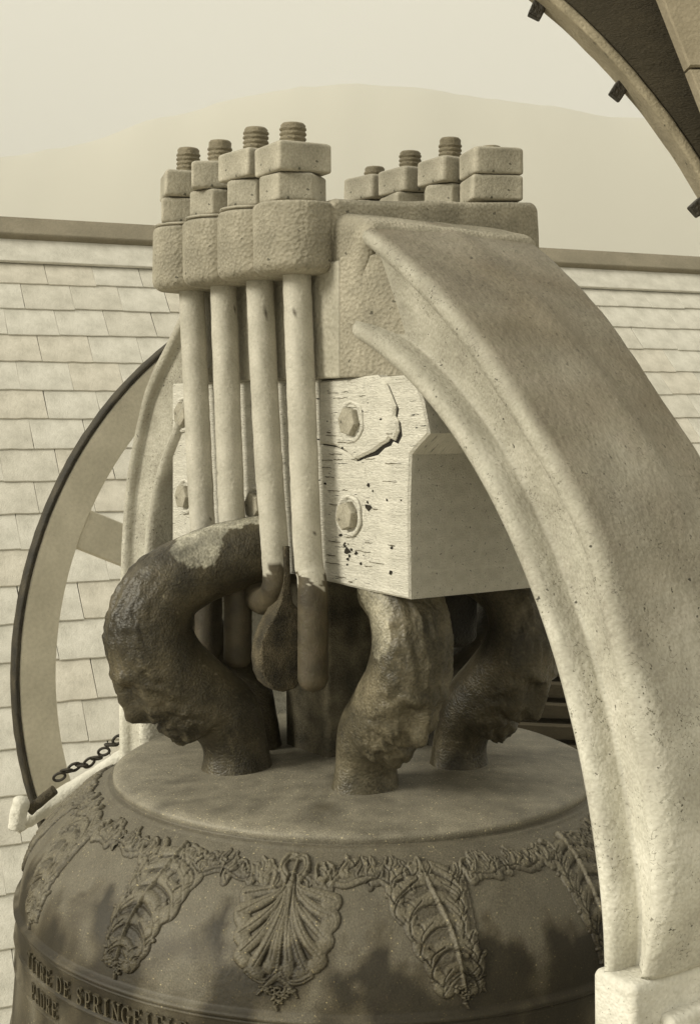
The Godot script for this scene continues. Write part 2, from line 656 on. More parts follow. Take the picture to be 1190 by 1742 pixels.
func tower_arch() -> void:
	# curved rib of the tower opening, top right
	var c := Vector3(-0.456, -0.2177, -2.5)
	var t := thing("arched_rib", "dark curved overhead rib with pale edge and three square bolt heads", "arch", c)
	var edge := obj("soffit_band", ring_shape(1.2565, 1.276, 0.075, -0.25, 1.9, 160, 0.0012), M.arch_edge, t)
	edge.position.z = 0.02
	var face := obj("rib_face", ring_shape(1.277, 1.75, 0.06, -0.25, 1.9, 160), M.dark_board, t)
	face.position.z = 0.022
	for a in [0.876, 0.7075, 0.5]:
		var b := obj("bolt_head", block(Vector3(0.028, 0.025, 0.025), 0.003, 0.002, Vector3(a, 0, 0)), M.dark_iron, t)
		b.position = Vector3(cos(a) * 1.246, sin(a) * 1.246, 0.0)
		b.rotation.z = a + 0.25
	# boarded spandrel beside the rib
	var w := thing("tower_spandrel", "grey boarded spandrel in the top right corner beside the curved rib", "wall", c)
	for k in 3:
		var lo: float = [0.602, 0.10, -0.40][k]
		var hi: float = [1.4, 0.598, 0.096][k]
		var edge_at := func(y): return 0.5386 - (y - 0.723) * 0.39
		var o := PackedVector2Array([Vector2(edge_at.call(hi), hi), Vector2(edge_at.call(lo), lo), Vector2(2.4, lo), Vector2(2.4, hi)])
		var p := obj("board", plate_shape(o, 0.04, 0.004, true), M.grey_board, w)
		p.position = Vector3(0.456, 0.2177, 0.12)

func dark_louvre() -> void:
	var t := thing("louvre_panel", "dark louvred panel of horizontal slats behind the bell's right canons", "louvre", Vector3(0.66, -1.12, -3.9), deg_to_rad(-12))
	var fr := obj("backing", block(Vector3(0.62, 0.98, 0.03), 0.004), M.dark_board, t)
	fr.position = Vector3(0, 0.0, -0.05)
	for k in 16:
		var s := obj("slat", block(Vector3(0.6, 0.05, 0.014), 0.003, 0.001, Vector3(0, k, 0)), M.dark_board, t)
		s.position = Vector3(0, -0.45 + k * 0.06, 0)
		s.rotation.x = 0.5

# ---------------------------------------------------------------- the bell
var shoulder := [Vector2(0.474, -0.690), Vector2(0.515, -0.714), Vector2(0.553, -0.746), Vector2(0.588, -0.784), Vector2(0.611, -0.820), Vector2(0.622, -0.852), Vector2(0.628, -0.880)]

func dust_shade_tone(p: Vector3, n_up: float) -> Color:
	# dull bronze, pale dust that lies in patches, darker washed stains with drip edges, weighted rightward as painted shade
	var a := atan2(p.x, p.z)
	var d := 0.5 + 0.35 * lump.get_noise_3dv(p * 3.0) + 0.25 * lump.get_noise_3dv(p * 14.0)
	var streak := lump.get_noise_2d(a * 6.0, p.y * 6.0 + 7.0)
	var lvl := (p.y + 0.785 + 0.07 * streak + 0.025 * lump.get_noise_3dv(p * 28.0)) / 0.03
	var stain_shade := clampf(-lvl, 0, 1) * clampf(1.05 + 1.9 * lump.get_noise_2d(a * 4.0 + 40.0, p.y * 5.0) + 0.35 * a, 0, 1)
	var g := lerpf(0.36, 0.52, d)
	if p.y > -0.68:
		g += 0.42 * smoothstep(0.1, 0.6, d)  # dust on the top plate lifted paler, painting in light the yoke blocks
	g = lerpf(g, 0.085, stain_shade * 0.97)
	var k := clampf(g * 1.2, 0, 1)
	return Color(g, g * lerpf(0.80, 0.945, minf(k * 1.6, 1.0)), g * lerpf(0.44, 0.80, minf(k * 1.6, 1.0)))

func bell() -> void:
	var bell := thing("bronze_bell", "huge dark bronze bell with leaf garlands, raised letters and looped canons", "bell", HUB)
	var prof := []
	for k in 14:
		var r := lerpf(0.0, 0.44, k / 13.0)
		prof.append(Vector2(r, -0.648 - 0.016 * pow(r / 0.44, 2.0)))
	prof.append_array([Vector2(0.448, -0.6665), Vector2(0.454, -0.669), Vector2(0.457, -0.672), Vector2(0.4575, -0.676), Vector2(0.456, -0.682), Vector2(0.458, -0.6845), Vector2(0.465, -0.6845), Vector2(0.4695, -0.686), Vector2(0.4715, -0.689)])
	for k in 40:
		prof.append(catmull(shoulder, k / 39.0))
	for q in [[0.634, -0.883], [0.637, -0.886], [0.637, -0.889], [0.634, -0.892], [0.632, -0.893], [0.634, -0.8945], [0.634, -0.897], [0.631, -0.899], [0.631, -0.92], [0.6315, -0.937], [0.634, -0.9385], [0.636, -0.941], [0.635, -0.944], [0.632, -0.945], [0.632, -0.985], [0.635, -0.987], [0.635, -0.991], [0.632, -0.993], [0.64, -1.1], [0.67, -1.25], [0.73, -1.4], [0.80, -1.5], [0.815, -1.52], [0.80, -1.54], [0.72, -1.50], [0.6, -1.2]]:
		prof.append(Vector2(q[0], q[1]))
	var sides := 420
	var v := PackedVector3Array()
	var cols := PackedColorArray()
	for p in prof:
		for c in sides:
			var a := TAU * c / sides
			var q := Vector3(sin(a) * p.x, p.y, cos(a) * p.x)
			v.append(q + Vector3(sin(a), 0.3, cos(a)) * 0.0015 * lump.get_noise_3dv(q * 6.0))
			cols.append(dust_shade_tone(q, 0))
	var idx := quads(prof.size(), sides, true)
	obj("bell_body", finish(v, idx, cols, Vector3(0, -1.0, 0)), M.bell, bell)
	# leaf pendants on the shoulder
	var kinds := [leaf_relief(0), leaf_relief(1), leaf_relief(2)]
	for k in range(-3, 4):
		var at := deg_to_rad(-10.8 + 25.7 * k)
		obj("leaf_ornament", leaf_mesh(kinds[[0, 1, 0, 2, 1, 0, 1][k + 3]], at), M.bell, bell)
	letters(bell)
	var post := obj("central_post", block(Vector3(0.15, 0.44, 0.14), 0.012, 0.004), M.post, bell)
	post.position = HUB - HUB + ALONG * -0.067 + Vector3(0, -0.45, 0)
	post.rotation.y = deg_to_rad(-55)
	var arm := obj("cross_arm", block(Vector3(0.45, 0.18, 0.13), 0.03, 0.005), M.dark_iron, bell)
	arm.position = ALONG * -0.075 + Vector3(0, -0.355, 0) - FACE * 0.13
	arm.rotation.y = deg_to_rad(-55)
	# canons: six loops round the centre
	var turns := [-68.0, 36.0, 58.0, 118.0, 195.0, 252.0]
	for k in 6:
		var c := obj("canon_loop", canon_shape(k), M.bronze, bell)
		c.rotation.y = deg_to_rad(turns[k])
		if k == 0:
			c.set_meta("label", "left canon loop with splashed white paint on its top")

# relief of one garland bay: base sheet plus strokes of leaves; x across the bay, y down the shoulder, both 0..1
const LW := 190
const LH := 230

func stroke(h: PackedFloat32Array, pts: Array, w0: float, w1: float, high: float) -> void:
	for k in pts.size():
		pts[k] += Vector2(rng.randf_range(-0.0022, 0.0022), rng.randf_range(-0.0022, 0.0022))
	high *= rng.randf_range(0.65, 1.2)
	var n := pts.size() * 18
	for k in n:
		var t := k / float(n - 1)
		var p: Vector2 = catmull(pts, t)
		var w := lerpf(w0, w1, t)
		var wx := w / 0.27 * LW
		var wy := w / 0.235 * LH
		var cx := (p.x / 0.27 + 0.5) * LW
		var cy := p.y / 0.235 * LH
		for j in range(maxi(int(cy - wy), 0), mini(int(cy + wy) + 2, LH)):
			for i in range(maxi(int(cx - wx), 0), mini(int(cx + wx) + 2, LW)):
				var d := Vector2((i - cx) / wx, (j - cy) / wy).length_squared()
				if d < 1.0:
					h[j * LW + i] = maxf(h[j * LW + i], high * sqrt(1.0 - d))

func carve(h: PackedFloat32Array, pts: Array, w: float, deep: float) -> void:
	var cut := PackedFloat32Array()
	cut.resize(h.size())
	stroke(cut, pts, w, w * 0.7, deep)
	for i in h.size():
		if cut[i] > 0.0 and h[i] > 0.0:
			h[i] = maxf(h[i] - cut[i], 0.0004)

func leaf_relief(kind: int) -> PackedFloat32Array:
	var r := RandomNumberGenerator.new()
	r.seed = 70 + kind
	var h := PackedFloat32Array()
	h.resize(LW * LH)
	var veins := []
	if kind < 2:
		# broad scalloped leaflets down both sides of a bent midrib
		var lean := 0.016 if kind == 0 else -0.022
		var rib := [Vector2(lean * 1.7, 0.014), Vector2(lean * 1.2, 0.06), Vector2(lean * 0.3, 0.12), Vector2(0.0, 0.19)]
		for s in [-1, 1]:
			for k in 6:
				var u := 0.10 + k * 0.15
				var root: Vector2 = catmull(rib, u)
				var reach := lerpf(0.062, 0.028, k / 5.0) * r.randf_range(0.85, 1.12) * (1.12 if s * lean > 0 else 0.9)
				var p := [root, root + Vector2(s * reach * 0.45, 0.004), root + Vector2(s * reach * 0.85, 0.016), root + Vector2(s * reach, 0.032), root + Vector2(s * reach * 0.82, 0.043)]
				stroke(h, p.duplicate(), 0.0085, 0.0125, 0.0058)
				var crease := []
				for q in p:
					crease.append(q + Vector2(0, 0.0105))
				veins.append([crease, 0.0021])
				veins.append([[p[1] + Vector2(0, 0.001), p[2] + Vector2(0, 0.002), p[3]], 0.0012])
				for j in 2:
					var q: Vector2 = catmull(p, 0.45 + 0.25 * j)
					stroke(h, [q, q + Vector2(s * 0.006, -0.008), q + Vector2(s * 0.012, -0.010)], 0.0055, 0.0035, 0.0042)
					veins.append([[q, q + Vector2(s * 0.006, -0.007), q + Vector2(s * 0.010, -0.009)], 0.0014])
		stroke(h, rib, 0.0055, 0.0035, 0.0075)
		for j in range(int(0.03 * LH / 0.235), int(0.195 * LH / 0.235)):
			for i in LW:
				var x := absf((i / float(LW) - 0.5) * 0.27 - lean * 0.5)
				var lim := lerpf(0.058, 0.030, j / float(LH))
				if x < lim:
					h[j * LW + i] = maxf(h[j * LW + i], 0.0024)
	else:
		# drooping palmette under a shell
		for s in [-1, 1]:
			var ends := [Vector2(0.078, 0.072), Vector2(0.076, 0.094), Vector2(0.068, 0.118), Vector2(0.060, 0.142), Vector2(0.038, 0.158), Vector2(0.013, 0.150)]
			for k in ends.size():
				var e: Vector2 = ends[k]
				var p := [Vector2(s * 0.004, 0.040), Vector2(s * e.x * 0.20, lerpf(0.05, e.y, 0.34)), Vector2(s * e.x * 0.58, lerpf(0.05, e.y, 0.72)), Vector2(s * e.x, e.y), Vector2(s * e.x * 0.86, e.y + 0.010)]
				stroke(h, p.duplicate(), 0.003, 0.0125, 0.0060)
				veins.append([[p[0], p[1], p[2], p[3]], 0.0014])
			var w := [Vector2(s * 0.004, 0.160), Vector2(s * 0.014, 0.178), Vector2(s * 0.032, 0.178), Vector2(s * 0.048, 0.168)]
			stroke(h, w.duplicate(), 0.007, 0.006, 0.0055)
			veins.append([w, 0.0018])
			var shell := [Vector2(s * 0.004, 0.05), Vector2(s * 0.022, 0.032), Vector2(s * 0.016, 0.014), Vector2(s * 0.003, 0.012)]
			stroke(h, shell.duplicate(), 0.008, 0.007, 0.007)
			veins.append([shell, 0.0022])
		stroke(h, [Vector2(0, 0.012), Vector2(0, 0.06), Vector2(0, 0.16)], 0.0042, 0.003, 0.0075)
	for s in [-1, 1]:
		# the band: overlapping curled leaves and a scroll, hanging lowest beside the pendant
		for k in 12:
			var x := 0.024 + k * 0.0096
			var y := 0.016 + 0.022 * r.randf() * (1.0 if k % 2 else 1.4) + 0.012 * smoothstep(0.09, 0.03, x)
			var a := r.randf_range(0.3, 2.6)
			var d := Vector2(s * cos(a), sin(a)) * r.randf_range(0.010, 0.018)
			var p := [Vector2(s * x, y) - d * 0.7, Vector2(s * x, y) + d.orthogonal() * 0.35, Vector2(s * x, y) + d, Vector2(s * x, y) + d * 1.1 + d.orthogonal() * 0.5]
			stroke(h, p.duplicate(), 0.0055, 0.0092, r.randf_range(0.0035, 0.0065))
			veins.append([p, 0.0018])
		var c := Vector2(s * 0.052, 0.030)
		var ring := []
		for k in 9:
			ring.append(c + Vector2(s * cos(k * 0.8), sin(k * 0.8)) * (0.018 - 0.0016 * k))
		stroke(h, ring, 0.0048, 0.003, 0.0072)
		var swag := [Vector2(s * 0.07, 0.045), Vector2(s * 0.095, 0.050), Vector2(s * 0.118, 0.043), Vector2(s * 0.136, 0.041)]
		stroke(h, swag.duplicate(), 0.008, 0.006, 0.0045)
		veins.append([swag, 0.0018])
		var tip := [Vector2(s * 0.004, 0.170), Vector2(s * 0.018, 0.184), Vector2(s * 0.031, 0.202)]
		stroke(h, tip.duplicate(), 0.009, 0.003, 0.005)
		veins.append([tip, 0.0016])
	for v in veins:
		carve(h, v[0], v[1], 0.0022)
	for j in 7:
		for i in range(-5, 6):
			if absf(i) < 5.2 - j * 0.8:
				var p := Vector2((i + (0.5 if j % 2 else 0.0)) * 0.0048, 0.190 + j * 0.0052)
				stroke(h, [p, p + Vector2(0.0003, 0)], 0.0027, 0.0027, 0.006)
	stroke(h, [Vector2(0, 0.222), Vector2(0.001, 0.232)], 0.004, 0.0025, 0.005)
	for i in h.size():
		if h[i] > 0.0002:
			h[i] = h[i] + 0.0009 * lump.get_noise_2d((i % LW) * 0.22 + kind * 50, (i / LW) * 0.22)
		else:
			h[i] = -0.0012
	return h

func shoulder_at(s: float) -> Array:
	var p: Vector2 = catmull(shoulder, s)
	var d: Vector2 = (catmull(shoulder, minf(s + 0.01, 1)) - catmull(shoulder, maxf(s - 0.01, 0))).normalized()
	return [p, Vector2(-d.y, d.x)]

func leaf_mesh(h: PackedFloat32Array, turn: float) -> ArrayMesh:
	var v := PackedVector3Array()
	var cols := PackedColorArray()
	var spread := deg_to_rad(25.7)
	for j in LH:
		var at := shoulder_at(0.985 * j / float(LH - 1))
		var p: Vector2 = at[0]
		var n: Vector2 = at[1]
		for i in LW:
			var a := turn + spread * (i / float(LW - 1) - 0.5)
			var e := h[j * LW + i]
			var q := p + n * e
			var w := Vector3(sin(a) * q.x, q.y, cos(a) * q.x)
			v.append(w)
			var c := dust_shade_tone(w, 0)
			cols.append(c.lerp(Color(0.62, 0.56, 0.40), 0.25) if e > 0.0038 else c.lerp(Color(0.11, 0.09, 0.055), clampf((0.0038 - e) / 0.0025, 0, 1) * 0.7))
	var all := quads(LH, LW, false)
	var idx := PackedInt32Array()
	for k in range(0, all.size(), 3):
		var a := h[all[k]]
		var b := h[all[k + 1]]
		var c := h[all[k + 2]]
		if a > 0.0 or b > 0.0 or c > 0.0:
			idx.append_array([all[k], all[k + 1], all[k + 2]])
	return finish(v, idx, cols, Vector3(0, -1.0, 0))

func letters(bell: Node3D) -> void:
	var font := SystemFont.new()
	font.font_names = PackedStringArray(["Droid Serif"])
	font.font_weight = 400
	for line in [["TITRE DE SPRINGFIELD", -60.0, -0.922, 1.95], ["PADRE", -58.0, -0.9675, 1.95]]:
		var a: float = line[1]
		for ch in line[0]:
			if ch == " ":
				a += line[3] * 0.75
				continue
			var tm := TextMesh.new()
			tm.text = ch
			tm.font = font
			tm.font_size = 36
			tm.pixel_size = 0.001
			tm.depth = 0.007
			tm.curve_step = 2.0
			var r := deg_to_rad(a)
			var o := obj("letter", tm, M.letter_metal, bell)
			o.position = Vector3(sin(r) * 0.633, line[2], cos(r) * 0.633)
			o.rotation.y = r
			o.scale.x = 0.76
			a += line[3]

# one canon: a bar that leaves the plate, bulges outward under a carved mask and curls in to the post. z is outward.
func canon_shape(which: int) -> ArrayMesh:
	var line := [Vector2(0.235, -0.675), Vector2(0.240, -0.61), Vector2(0.262, -0.555), Vector2(0.318, -0.505), Vector2(0.372, -0.452), Vector2(0.396, -0.392), Vector2(0.376, -0.326), Vector2(0.318, -0.286), Vector2(0.240, -0.262), Vector2(0.16, -0.253), Vector2(0.06, -0.25)]
	var pull: float = [1.0, 0.80, 0.80, 0.9, 0.9, 0.9][which]
	var shift: Vector3 = [Vector3.ZERO, Vector3(-0.115, 0, 0), Vector3(0.05, 0, 0.01), Vector3.ZERO, Vector3.ZERO, Vector3.ZERO][which]
	var rows := 190
	var sides := 120
	var v := PackedVector3Array()
	var cols := PackedColorArray()
	var reach := 0.70 if which == 1 else 1.0     # the front loop's upper end is let into the timber
	for r in rows:
		var t := reach * r / float(rows - 1)
		var p: Vector2 = catmull(line, t)
		var d: Vector2 = (catmull(line, minf(t + 0.01, 1)) - catmull(line, maxf(t - 0.01, 0))).normalized()
		var out := Vector2(d.y, -d.x)
		var rad := 0.066 + 0.008 * exp(-pow((t - 0.45) / 0.18, 2)) - 0.006 * exp(-pow((t - 0.10) / 0.06, 2))
		if t < 0.06:
			rad += 0.008 * pow(1.0 - t / 0.06, 2)
		for c in sides:
			var a := TAU * c / sides
			if a > PI:
				a -= TAU
			var e := mask_relief(t, a, which)
			var rr := rad + e
			var q2 := p + out * cos(a) * rr
			var q := Vector3(sin(a) * rr * 0.96, q2.y, q2.x)
			q += Vector3(sin(a), 0, cos(a)) * 0.0014 * lump.get_noise_3dv(q * 14.0 + Vector3(which * 5, 0, 0))
			cols.append(canon_tone(q, t, a, which))
			v.append(Vector3(q.x, q.y, q.z * pull) + shift)
	var idx := quads(rows, sides, true)
	capped(v, idx, rows, sides)
	cols.append_array([cols[0], cols[cols.size() - 1]])
	return finish(v, idx, cols)

func bump(x: float, w: float) -> float:
	return exp(-x * x / (w * w))

func mask_relief(t: float, a: float, which: int) -> float:
	# carved bearded face on the outer side of the bulge: chin low, hair high
	var wide := bump(a, 1.0)
	var e := 0.0
	var zone := smoothstep(0.215, 0.245, t) * (1.0 - smoothstep(0.58, 0.70, t))
	e += 0.015 * zone * wide * (1.0 - 0.6 * smoothstep(0.42, 0.62, t))
	if absf(a) > 1.9 or t < 0.19 or t > 0.74:
		return e
	var side := absf(a)
	# beard in curls
	var beard := smoothstep(0.22, 0.25, t) * (1.0 - smoothstep(0.305, 0.325, t)) * bump(a, 0.85)
	e += beard * (0.008 + 0.004 * sin(side * 13.0 + sin(t * 130.0) * 1.3))
	# mouth, moustache, nose, cheeks, eyes, brows
	e -= 0.014 * bump(t - 0.318, 0.009) * bump(a, 0.32)
	e += 0.009 * bump(t - 0.334, 0.012) * bump(side - 0.22, 0.24)
	e += 0.026 * bump(t - 0.364, 0.022) * bump(a, 0.17)
	e += 0.016 * bump(t - 0.400, 0.03) * bump(a, 0.12)
	e += 0.010 * bump(t - 0.356, 0.024) * bump(side - 0.52, 0.20)
	e -= 0.014 * bump(t - 0.404, 0.016) * bump(side - 0.36, 0.17)
	e += 0.009 * bump(t - 0.404, 0.008) * bump(side - 0.36, 0.09)
	e += 0.011 * bump(t - 0.434, 0.012) * bump(side - 0.36, 0.26)
	# hair and leaves swept back
	var hair := smoothstep(0.44, 0.47, t) * (1.0 - smoothstep(0.57, 0.66, t)) * bump(a, 0.9)
	e += hair * 0.0028 * sin(side * 17.0 - t * 30.0 + 1.8 * lump.get_noise_2d(t * 30.0, a * 4.0))
	var locks := bump(side - 0.95, 0.26) * smoothstep(0.25, 0.28, t) * (1.0 - smoothstep(0.54, 0.60, t))
	e += locks * (0.002 + 0.0022 * sin(t * 105.0 + side * 12.0 + 3.0 * lump.get_noise_2d(t * 20.0, a * 3.0)))
	e += zone * wide * 0.005 * lump.get_noise_3d(t * 45.0, a * 7.0, which * 11.0)
	return e

func canon_tone(q: Vector3, t: float, a: float, which: int) -> Color:
	var n := 0.5 + 0.5 * lump.get_noise_3dv(q * 9.0 + Vector3(which * 3, 1, 0))
	var c := Color(0.085, 0.070, 0.040).lerp(Color(0.21, 0.178, 0.115), n)
	var edge := 0.22 * lump.get_noise_3dv(q * 22.0)
	if which == 0:
		# splashed paint over the top of the loop
		var s := bump(t - 0.715, 0.055) * bump(a - 0.75, 0.85) + 0.9 * bump(t - 0.83, 0.075) * bump(a - 0.15, 0.55) + edge
		if s > 0.5:
			c = Color(0.80, 0.77, 0.66) * (0.85 + 0.4 * fine.get_noise_3dv(q * 40.0))
	if which == 1:
		c = c.lerp(Color(0.34, 0.30, 0.21), 0.55)
		var s := bump(t - 0.60, 0.13) * bump(a + 1.5, 0.55) + edge
		if s > 0.42:
			c = Color(0.62, 0.58, 0.46)
	if fine.get_noise_3dv(q * 90.0) > 0.66:
		c = c.lerp(Color(0.5, 0.45, 0.33), 0.5)
	# pale drip stain low on the stem
	if lump.get_noise_3d(q.x * 30.0, q.y * 8.0, q.z * 30.0 + which * 4) > 0.45 and t < 0.28:
		c = c.lerp(Color(0.28, 0.245, 0.165), 0.55)
	return c

# ---------------------------------------------------------------- the yoke casting
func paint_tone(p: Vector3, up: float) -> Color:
	# cream paint; shade painted in: greyer upward, dark patches on the arch's broad back
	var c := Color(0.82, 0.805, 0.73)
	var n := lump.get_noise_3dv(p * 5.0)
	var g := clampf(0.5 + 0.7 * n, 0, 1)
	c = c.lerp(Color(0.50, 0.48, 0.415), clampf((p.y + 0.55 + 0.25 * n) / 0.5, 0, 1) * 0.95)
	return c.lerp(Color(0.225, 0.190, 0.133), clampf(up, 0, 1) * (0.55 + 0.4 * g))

func leg_mesh(inner: Array, outer: Array, rows: int, lip: Callable) -> ArrayMesh:
	var v := PackedVector3Array()
	var cols := PackedColorArray()
	var nc := 0
	for r in rows:
		var t := r / float(rows - 1)
		var i: Vector2 = catmull(inner, t)
		var o: Vector2 = catmull(outer, t)
		var d := (o - i).normalized()
		var real := (o - i).length()
		var th := maxf(real, 0.13)
		var sq := real / th
		var f: float = lip.call(t)          # how proud the outer lip stands
		var web := 0.150
		var sec := [[0.0, 0.0, 0], [0.0, 0.08, 0], [0.0, 0.15, 0], [0.003, 0.181, 0], [0.009, 0.193, 0], [0.018, 0.198, 0], [0.028, 0.196, 0], [0.036, 0.189, 0], [0.0395, 0.174, 0], [0.0415, 0.157, 0], [0.046, web, 0]]
		sec.append_array([[lerpf(0.046, th - 0.036, 0.33), web + 0.006, 0], [lerpf(0.046, th - 0.036, 0.66), web + 0.013, 0]])
		sec.append_array([[th - 0.036, web + 0.020, 0], [th - 0.0335, lerpf(0.174, 0.177, f), 0], [th - 0.031, lerpf(0.176, 0.187, f), 0.0], [th - 0.020, lerpf(0.173, 0.191, f), 0.0], [th - 0.010, lerpf(0.164, 0.189, f), 0.15], [th - 0.003, lerpf(0.152, 0.182, f), 0.55], [th, lerpf(0.135, 0.170, f), 1], [th + 0.001, 0.11, 1], [th + 0.002, 0.06, 1], [th + 0.003, 0.035, 1], [th + 0.006, 0.018, 1], [th + 0.007, 0.0, 1]])
		var far_side: float = lerpf(1.05, 0.60, smoothstep(0.05, 0.5, t)) if outer[3].x > 0 else 0.9
		var both := []
		for s in sec:
			both.append(s)
		for k in range(sec.size() - 2, 0, -1):
			both.append([sec[k][0], -sec[k][1] * far_side, sec[k][2]])
		nc = both.size()
		for s in both:
			var q2: Vector2 = i + d * (s[0] * sq)
			var q := Vector3(q2.x, q2.y, s[1])
			q += Vector3(d.x, d.y, signf(s[1])) * 0.0011 * lump.get_noise_3dv(q * 9.0)
			v.append(q)
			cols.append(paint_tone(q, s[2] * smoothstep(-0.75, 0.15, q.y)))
	var idx := quads(rows, nc, true)
	capped(v, idx, rows, nc)
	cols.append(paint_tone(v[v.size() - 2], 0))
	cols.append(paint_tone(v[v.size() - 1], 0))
	return finish(v, idx, cols)

func yoke() -> void:
	var y := thing("iron_yoke", "cream painted arched cast iron yoke straddling the bell", "bell yoke", HUB, deg_to_rad(-55))
	# near leg: two ellipses round one centre, then straight down into the bearing
	var inner := []
	var outer := []
	for p in [[0.255, 0.332], [0.272, 0.325], [0.310, 0.307], [0.385, 0.263], [0.474, 0.204], [0.56, 0.136], [0.633, 0.068], [0.704, -0.006], [0.764, -0.075], [0.822, -0.160], [0.864, -0.27], [0.905, -0.39], [0.932, -0.51], [0.940, -0.61], [0.928, -0.68], [0.914, -0.738]]:
		outer.append(Vector2(p[0], p[1]))
	for a in [71.0, 70.5, 69.0, 65.0, 60.5, 55.5, 50.0, 44.0, 38.0, 32.0, 26.0, 18.5, 11.5, 7.0, 4.0]:
		inner.append(Vector2(0.845 * cos(deg_to_rad(a)), -0.8 + 0.974 * sin(deg_to_rad(a))))
	inner.append(Vector2(0.845, -0.738))
	obj("near_leg", leg_mesh(inner, outer, 130, func(t): return 1.0 - smoothstep(0.50, 0.85, t)), M.weathered_shaded, y)
	var inner_far := [Vector2(-0.20, 0.085), Vector2(-0.30, 0.024), Vector2(-0.372, -0.061), Vector2(-0.42, -0.125), Vector2(-0.449, -0.181), Vector2(-0.485, -0.308), Vector2(-0.498, -0.48), Vector2(-0.50, -0.75), Vector2(-0.50, -1.1)]
	var outer_far := [Vector2(-0.12, 0.345), Vector2(-0.30, 0.255), Vector2(-0.40, 0.170), Vector2(-0.49, 0.09), Vector2(-0.545, 0.01), Vector2(-0.615, -0.16), Vector2(-0.645, -0.42), Vector2(-0.65, -0.75), Vector2(-0.65, -1.1)]
	obj("far_leg", leg_mesh(inner_far, outer_far, 110, func(t): return 1.0), M.weathered_shaded, y)
	# crown between the legs
	var plan := PackedVector2Array()
	for p in [[-0.30, 0.150], [-0.26, 0.192], [0.252, 0.198], [0.258, 0.194], [0.262, 0.18], [0.262, -0.18], [0.25, -0.19], [-0.26, -0.19], [-0.30, -0.15]]:
		plan.append(Vector2(p[0], p[1]))
	var crown := obj("crown_block", plate_shape(plan, 0.20, 0.004), M.cream, y)
	crown.rotation_degrees = Vector3(90, 0, 0)
	crown.position = Vector3(-0.02, 0.162, 0)
	var facet := PackedVector2Array()
	for p in [[0.255, 0.198], [0.262, 0.200], [0.375, 0.152], [0.382, 0.140], [0.382, 0.06], [0.255, 0.06]]:
		facet.append(Vector2(p[0], p[1]))
	var pil := obj("pilaster", plate_shape(facet, 0.205, 0.003), M.grey, y)
	pil.rotation_degrees = Vector3(90, 0, 0)
	pil.position = Vector3(-0.02, 0.165, 0)
	var neck := obj("neck", block(Vector3(0.15, 0.17, 0.395), 0.028, 0.003), M.grey, y)
	neck.position = Vector3(0.218, 0.258, -0.005)
	neck.rotation.z = -0.28
	# raised pad under the far row of nuts, tilted as the casting is
	var pad := obj("bolt_pad", block(Vector3(0.555, 0.17, 0.478), 0.016, 0.003), M.grey, y)
	pad.position = Vector3(-0.06, 0.302, -0.046)
	pad.rotation.x = 0.075
	# four lugs that carry the near row of rods
	for k in 4:
		var lug := obj("lug", lathe([[0.03, 0.0], [0.058, 0.001], [0.064, 0.004], [0.0715, 0.010], [0.073, 0.02], [0.073, 0.112], [0.072, 0.118], [0.069, 0.122], [0.055, 0.123], [0.03, 0.124]], 56, 0.003), M.grey, y)
		lug.rotation.y = k * 1.7
		lug.position = Vector3(BOLT_X[k] + 0.008, 0.241, 0.227)

const BOLT_X := [0.135, 0.010, -0.1216, -0.2475]

# ---------------------------------------------------------------- rods with their nuts
func rod_tone(q: Vector3, cut: float) -> Color:
	var n := 0.03 * lump.get_noise_3dv(q * 26.0)
	if q.y + n < cut or fine.get_noise_3dv(q * 60.0) > 0.70:
		var g := 0.75 + 0.5 * lump.get_noise_3dv(q * 18.0)
		return Color(0.115, 0.093, 0.055) * g
	return Color(0.60, 0.58, 0.505)

func thread_shape(r: float, height: float) -> ArrayMesh:
	var prof := [[r * 0.86, 0.0]]
	var pitch := 0.0085
	var n := int(height / pitch)
	for k in n:
		var y := k * pitch
		prof.append_array([[r * 0.90, y + 0.0005], [r, y + pitch * 0.32], [r, y + pitch * 0.58], [r * 0.90, y + pitch * 0.95]])
	prof.append_array([[r * 0.93, height], [r * 0.80, height + 0.004], [r * 0.35, height + 0.006]])
	return lathe(prof, 40, 0.0018)

